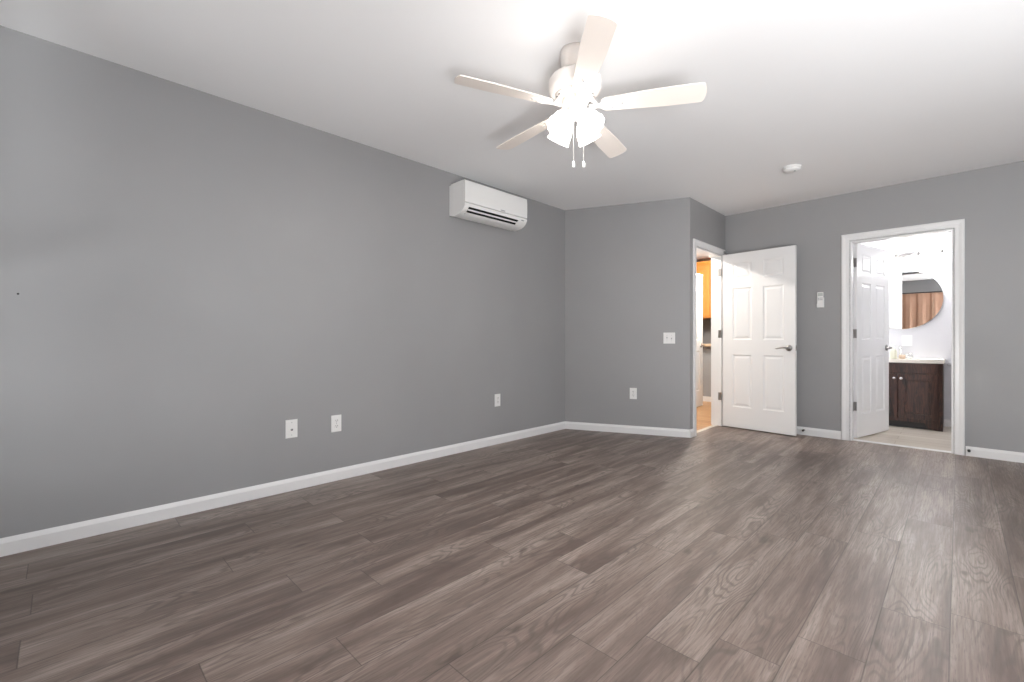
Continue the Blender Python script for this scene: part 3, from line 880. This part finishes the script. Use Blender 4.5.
# ------------------------------------------------------------------ bathroom
def vanity():
    x0, x1, y0, y1, zt = -0.885, -0.125, 6.877, BY1 - 0.003, 0.752
    v = empty('bathroom_vanity', ((x0 + x1) / 2, (y0 + y1) / 2, 0))
    ox, oy = (x0 + x1) / 2, (y0 + y1) / 2
    X0, X1, Y0, Y1 = x0 - ox, x1 - ox, y0 - oy, y1 - oy
    b = MB(); t = 0.018
    b.box((X0, Y0 + 0.02, 0.0), (X0 + t, Y1, zt)); b.box((X1 - t, Y0 + 0.02, 0.0), (X1, Y1, zt))
    b.box((X0, Y1 - t, 0.1), (X1, Y1, zt)); b.box((X0 + t, Y0 + 0.02, 0.10), (X1 - t, Y1 - t, 0.118))
    # face frame
    b.box((X0, Y0, 0.0), (X0 + 0.045, Y0 + 0.02, zt)); b.box((X1 - 0.045, Y0, 0.0), (X1, Y0 + 0.02, zt))
    b.box((X0 + 0.045, Y0, 0.60), (X1 - 0.045, Y0 + 0.02, zt)); b.box((X0 + 0.045, Y0, 0.075), (X1 - 0.045, Y0 + 0.02, 0.135))
    b.prism([(X1 - 0.045, 0), (X1 - 0.13, 0.02), (X1 - 0.15, 0.075), (X1 - 0.045, 0.075)], Y0, Y0 + 0.02, 'y')
    b.prism([(X0 + 0.045, 0), (X0 + 0.13, 0.02), (X0 + 0.15, 0.075), (X0 + 0.045, 0.075)], Y0, Y0 + 0.02, 'y')
    b.build('cabinet_body', ESPRESSO, v, bevel=0.0015)
    MB().box((X0 + 0.02, Y0 + 0.06, 0.0), (X1 - 0.02, Y0 + 0.075, 0.1)).build('toe_kick', SLOTD, v)
    MB().box((X0 + 0.03, Y0 - 0.012, 0.635), (X1 - 0.03, Y0, zt - 0.012), 0.003).build('drawer_front', ESPRESSO, v)
    xm = (X0 + X1) / 2
    for s in (-1, 1):
        a0, a1 = (X0 + 0.035, xm - 0.002) if s < 0 else (xm + 0.002, X1 - 0.035)
        d = MB(); z0, z1 = 0.115, 0.622; fr = 0.055
        d.box((a0, Y0 - 0.018, z0), (a0 + fr, Y0 - 0.001, z1), 0.002); d.box((a1 - fr, Y0 - 0.018, z0), (a1, Y0 - 0.001, z1), 0.002)
        d.box((a0 + fr, Y0 - 0.018, z0), (a1 - fr, Y0 - 0.001, z0 + fr), 0.002); d.box((a0 + fr, Y0 - 0.018, z1 - fr), (a1 - fr, Y0 - 0.001, z1), 0.002)
        d.box((a0 + fr, Y0 - 0.008, z0 + fr), (a1 - fr, Y0 - 0.002, z1 - fr))
        d.box((a0 + fr + 0.02, Y0 - 0.014, z0 + fr + 0.02), (a1 - fr - 0.02, Y0 - 0.007, z1 - fr - 0.02), 0.004)
        do = d.build('cabinet_door', ESPRESSO, v)
        kx = xm + s * 0.031
        ko = MB().lathe([(0, 0), (0.007, 0), (0.006, 0.010), (0.014, 0.016), (0.016, 0.022), (0.012, 0.028), (0, 0.030)], 20, Matrix.Translation((kx, Y0 - 0.018, 0.572)) @ Matrix.Rotation(pi / 2, 4, 'X')).build('knob', CHROME, do)
        ko['label'] = 'bright chrome knob'
    # top with a moulded basin
    n = 28; tz0, tz1 = zt, 0.792
    tb = MB(); bm = tb.bm; tb.m(QUARTZ)
    ox0, ox1, oy0, oy1 = X0 - 0.012, X1 + 0.012, Y0 - 0.02, Y1
    cx, cyy = xm, (oy0 + oy1) / 2 - 0.02
    def outer(q):
        a = 2 * pi * q / n; dx, dy = cos(a), sin(a)
        tx = ((ox1 if dx > 0 else ox0) - cx) / dx if abs(dx) > 1e-6 else 1e9
        ty = ((oy1 if dy > 0 else oy0) - cyy) / dy if abs(dy) > 1e-6 else 1e9
        t_ = min(tx, ty); return (cx + dx * t_, cyy + dy * t_)
    O = [outer(q) for q in range(n)]
    corners = [(ox1, oy1), (ox0, oy1), (ox0, oy0), (ox1, oy0)]
    for c_ in corners:
        k = min(range(n), key=lambda q: (O[q][0] - c_[0]) ** 2 + (O[q][1] - c_[1]) ** 2); O[k] = c_
    rings = [[bm.verts.new((x, y, tz0)) for x, y in O], [bm.verts.new((x, y, tz1)) for x, y in O]]
    for (ra, rb, z_) in ((0.20, 0.145, tz1), (0.19, 0.135, tz1 - 0.02), (0.15, 0.10, tz1 - 0.09), (0.05, 0.035, tz1 - 0.11)):
        rings.append([bm.verts.new((cx + ra * cos(2 * pi * q / n), cyy + rb * sin(2 * pi * q / n), z_)) for q in range(n)])
    for a_, b_ in zip(rings, rings[1:]):
        tb._f([bm.faces.new((a_[q], a_[(q + 1) % n], b_[(q + 1) % n], b_[q])) for q in range(n)])
    tb._f([bm.faces.new(rings[-1])])
    tb.build('countertop', QUARTZ, v)
    tag(v, 'dark espresso two door vanity with cream top in the bathroom', 'vanity')
vanity()
TZ = 0.792
# faucet
e_ = empty('faucet', (-0.505, 7.235, TZ))
MB().box((-0.075, -0.022, 0), (0.075, 0.022, 0.010), 0.004).build('base', CHROME, e_)
MB().tube([(0, 0, 0.008), (0, 0, 0.11), (0, -0.02, 0.135), (0, -0.06, 0.140), (0, -0.10, 0.122), (0, -0.105, 0.110)], [0.014, 0.013, 0.012, 0.011, 0.010, 0.010], 14).build('spout', CHROME, e_)
for s in (-1, 1):
    MB().lathe([(0, 0.008), (0.016, 0.008), (0.013, 0.030), (0.015, 0.045), (0, 0.050)], 18, Matrix.Translation((s * 0.055, 0, 0))).m(CHROME).tube([(s * 0.055, 0, 0.045), (s * 0.085, -0.01, 0.055), (s * 0.11, -0.018, 0.058)], [0.007, 0.006, 0.004], 10).build('handle', CHROME, e_)
tag(e_, 'chrome two handle faucet at the back of the bathroom vanity', 'faucet')
# bottles and small things by the basin
e_ = empty('soap_dispenser', (-0.555, 6.99, TZ))
MB().lathe([(0, 0), (0.033, 0), (0.035, 0.006), (0.034, 0.085), (0.028, 0.105), (0.014, 0.115), (0.012, 0.125), (0, 0.125)], 28).build('bottle', CREAM, e_)
MB().lathe([(0, 0.124), (0.014, 0.124), (0.014, 0.138), (0.005, 0.140), (0.005, 0.158), (0.011, 0.160), (0.011, 0.170), (0, 0.172)], 18).m(PLATE).tube([(0, 0, 0.165), (-0.03, -0.01, 0.165), (-0.036, -0.012, 0.158)], 0.0045, 8).build('pump', PLATE, e_)
tag(e_, 'cream soap dispenser with white pump on the bathroom counter', 'soap dispenser')
e_ = MB().lathe([(0, 0), (0.026, 0), (0.030, 0.012), (0.031, 0.046), (0.027, 0.048), (0.024, 0.014), (0, 0.012)], 24).build('cup', TAN)
e_.location = (-0.475, 7.00, TZ)
tag(e_, 'small tan ceramic cup on the counter right of the soap dispenser', 'cup')
e_ = empty('small_jar', (-0.405, 7.03, TZ))
MB().lathe([(0, 0), (0.022, 0), (0.024, 0.006), (0.024, 0.028), (0, 0.029)], 20).build('jar_body', PLATE, e_)
MB().lathe([(0, 0.029), (0.0235, 0.029), (0.0235, 0.040), (0, 0.042)], 20).build('lid', GREYP, e_)
tag(e_, 'tiny white jar with grey lid, rightmost on the bathroom counter', 'jar')

# mirror
e_ = empty('round_mirror', (-0.492, BY1, 1.512))
Mm = Matrix.Rotation(pi / 2, 4, 'X')
MB().lathe([(0, 0.001), (0.350, 0.001), (0.350, 0.006), (0, 0.006)], 96, Mm, smooth=False).build('backing', GREYP, e_)
MB().lathe([(0, 0.0065), (0.363, 0.0065), (0.365, 0.0085), (0.365, 0.011), (0.362, 0.0125), (0, 0.0125)], 96, Mm, smooth=False).build('mirror_glass', MIRR, e_)
tag(e_, 'large round frameless mirror on the bathroom wall above the vanity', 'mirror')

# vanity light
def vanity_light():
    cx = -0.447
    v = empty('vanity_light', (cx, BY1, 2.035))
    pl = MB(); pts = [(0.11 * cos(a), 0.045 * sin(a)) for a in [2 * pi * k / 40 for k in range(40)]]
    pl.prism(pts, -0.018, -0.001, 'y'); pl.build('backplate', NICKEL, v, bevel=0.004)
    bar = MB(); N = 48
    bar.tube([(-0.40 + 0.80 * i / N, -0.075, 0.0 + 0.016 * cos(2 * pi * (-0.40 + 0.80 * i / N - 0.10) / 0.205 * 0.5)) for i in range(N + 1)], 0.006, 10)
    for s in (-1, 1): bar.tube([(s * 0.05, -0.015, 0), (s * 0.05, -0.075, 0.004)], 0.006, 8)
    bar.build('wavy_bar', NICKEL, v)
    for k in range(4):
        x = -0.3075 + 0.205 * k
        so = MB().lathe([(0, 0.036), (0.014, 0.036), (0.017, 0.030), (0.017, -0.012), (0.026, -0.020), (0, -0.021)], 20, Matrix.Translation((x, -0.095, 0))).build('socket', NICKEL, v)
        s = MB(); prof = [(0.026, -0.020), (0.040, -0.026), (0.050, -0.060), (0.058, -0.105), (0.060, -0.118)]
        M = Matrix.Translation((x, -0.095, 0))
        full = prof + [(r_ - 0.003, z_) for r_, z_ in reversed(prof)]
        n = 28; rings = [[s.bm.verts.new(M @ Vector((r_ * cos(2 * pi * q / n), r_ * sin(2 * pi * q / n), z_))) for q in range(n)] for r_, z_ in full]
        for a_, b_ in zip(rings, rings[1:] + rings[:1]): s._f([s.bm.faces.new((a_[q], a_[(q + 1) % n], b_[(q + 1) % n], b_[q])) for q in range(n)], True)
        s.build('lamp_shade', BSHADE, v)
    tag(v, 'chrome vanity light with four lit white shades above the mirror', 'vanity light')
vanity_light()

# unseen flush fixture added as fill inside the bathroom, behind its open door
e_ = empty('bathroom_fill_light', (-1.25, 6.50, ZC))
MB().lathe([(0, 0), (0.13, 0), (0.13, -0.022), (0.118, -0.026), (0, -0.026)], 36).build('trim_ring', TRIM, e_)
MB().lathe([(0, -0.0265), (0.112, -0.0265), (0.108, -0.031), (0, -0.033)], 36).build('lens', HALLM, e_)
tag(e_, 'added flush round fill light, unseen inside the bathroom', 'ceiling light')
l = bpy.data.lights.new('bathroom_fill', 'AREA'); l.shape = 'DISK'; l.size = 0.2; l.energy = BATH_W; l.color = (1.0, 0.985, 0.97)  # added fill under the unseen fixture
lo = bpy.data.objects.new('bathroom_fill', l); C.objects.link(lo); lo.location = (-1.25, 6.50, ZC - 0.04)

# outlet plate on the bathroom wall, above the counter
e_ = empty('rocker_switch'); orient(e_, (-0.453, BY1, 1.008), (0, -1, 0))
b = MB(); plate_base(b, 0.095, 0.13); b.build('cover_plate', PLATE, e_)
for s in (-1, 1): MB().box((s * 0.022 - 0.015, -0.033, 0.005), (s * 0.022 + 0.015, 0.033, 0.0085), 0.001).build('rocker', PLATE, e_)
tag(e_, 'white double switch plate on the bathroom wall below the mirror', 'light switch')
# paper holder right of the vanity
e_ = empty('paper_holder', (0.0, BY1, 0.72))
MB().lathe([(0, 0), (0.022, 0), (0.022, 0.006), (0.008, 0.010), (0.008, 0.060), (0, 0.062)], 20, Matrix.Rotation(pi / 2, 4, 'X')).build('wall_mount', CHROME, e_)
MB().tube([(0.01, -0.055, 0), (-0.09, -0.055, 0.004), (-0.10, -0.055, 0.012)], 0.006, 10).build('bar', CHROME, e_)
tag(e_, 'chrome paper holder arm on the wall right of the vanity', 'paper holder')

# ------------------------------------------------------------------ curtains on the window behind the camera
def curtain(x0, x1, ph, label):
    N = 120; b = MB(); zt, zb = 2.166, 0.03
    def prof(s, t):
        u = x0 + (x1 - x0) * s
        a = 0.022 + 0.012 * t
        return (u + 0.010 * sin(2 * pi * u / 0.31 + ph), YB + 0.085 + a * sin(2 * pi * u / 0.235 + ph) + 0.006 * sin(2 * pi * u / 0.081))
    rows = [0, 0.15, 0.4, 0.7, 1.0]
    G = [[b.bm.verts.new((*prof(i / N, t), zt + (zb - zt) * t)) for i in range(N + 1)] for t in rows]
    for r0_, r1_ in zip(G, G[1:]):
        b._f([b.bm.faces.new((r0_[i], r0_[i + 1], r1_[i + 1], r1_[i])) for i in range(N)], True)
    o = b.build('curtain', CURT)
    md = o.modifiers.new('solid', 'SOLIDIFY'); md.thickness = 0.003
    return tag(o, label, 'curtain', 'curtains behind the camera')
curtain(-1.45, -0.440, 0.3, 'rust brown curtain panel seen in the round mirror, left panel')
curtain(-0.437, 0.55, 0.3, 'rust brown curtain panel seen in the round mirror, right panel')
e_ = empty('curtain_rod', (-0.45, YB + 0.085, 2.18))
MB().tube([(-1.1, 0, 0), (1.1, 0, 0)], 0.011, 14).build('rod', ROD, e_)
for s in (-1, 1):
    MB().lathe([(0, 0), (0.02, 0.01), (0.022, 0.025), (0.012, 0.04), (0, 0.043)], 16, Matrix.Translation((s * 1.1, 0, 0)) @ Matrix.Rotation(s * pi / 2, 4, 'Y')).build('finial', ROD, e_)
    MB().box((s * 1.05 - 0.006, -0.084, -0.01), (s * 1.05 + 0.006, 0.0, 0.01)).build('bracket', ROD, e_)
tag(e_, 'dark curtain rod over the window behind the camera', 'curtain rod')

# ------------------------------------------------------------------ hall and kitchen beyond the doorway
e_ = empty('hall_ceiling_light', (-2.88, 4.80, ZC))
MB().lathe([(0, 0), (0.15, 0), (0.15, -0.02), (0, -0.02)], 36).build('mounting_ring', TRIM, e_)
MB().lathe([(0.14, -0.02), (0.138, -0.035), (0.115, -0.065), (0.06, -0.085), (0, -0.09)], 36).build('glass_dome', HALLM, e_)
tag(e_, 'round hall ceiling light beyond the bedroom doorway', 'ceiling light')
l = bpy.data.lights.new('hall_lamp', 'POINT'); l.energy = HALL_W; l.color = (1.0, 0.93, 0.84); l.shadow_soft_size = 0.05
lo = bpy.data.objects.new('hall_lamp', l); C.objects.link(lo); lo.location = (-2.88, 4.80, ZC - 0.13)
l = bpy.data.lights.new('kitchen_fill', 'POINT'); l.energy = HALL_W * 1.0; l.color = (1.0, 0.93, 0.84); l.shadow_soft_size = 0.1  # added light without a fixture, brightens the kitchen beyond the doorway
lo = bpy.data.objects.new('kitchen_fill', l); C.objects.link(lo); lo.location = (-2.5, 6.75, 2.0)
# half wall with counter and oak cabinet
struct(box_obj('wall_half', (-4.5, 7.50, 0), (-2.12, 7.60, 0.905), GREY))
struct(MB().box((-4.5, 7.485, 0), (-2.12, 7.50, 0.085), 0.002).build('baseboard_hall', TRIM))
e_ = MB().box((-4.5, 7.42, 0.905), (-2.12, 8.05, 0.945), 0.006).build('counter', mat('tan_laminate_counter', (0.58, 0.42, 0.28), 0.35))
tag(e_, 'tan counter edge glimpsed through the hall doorway', 'counter')
e_ = empty('wall_cabinet', (-3.1, 8.0, 1.40))
MB().box((-0.9, 0, 0), (0.95, 0.59, 0.95), 0.002).build('cabinet_body', OAK, e_)
for k in range(4):
    x = -0.88 + 0.455 * k
    d = MB(); fr = 0.055
    d.box((x, -0.02, 0.02), (x + fr, 0, 0.89), 0.002); d.box((x + 0.44 - fr, -0.02, 0.02), (x + 0.44, 0, 0.89), 0.002)
    d.box((x + fr, -0.02, 0.02), (x + 0.44 - fr, 0, 0.02 + fr), 0.002); d.box((x + fr, -0.02, 0.89 - fr), (x + 0.44 - fr, 0, 0.89), 0.002)
    d.box((x + fr, -0.010, 0.02 + fr), (x + 0.44 - fr, -0.002, 0.89 - fr))
    d.build('cabinet_door', OAK, e_)
MB().prism([(-0.02, 0.93), (-0.055, 0.975), (-0.055, 0.99), (0, 0.99), (0, 0.93)], -0.92, 0.97, 'x').build('crown_moulding', OAK, e_)
tag(e_, 'honey oak kitchen wall cabinet seen through the hall doorway', 'cabinet')
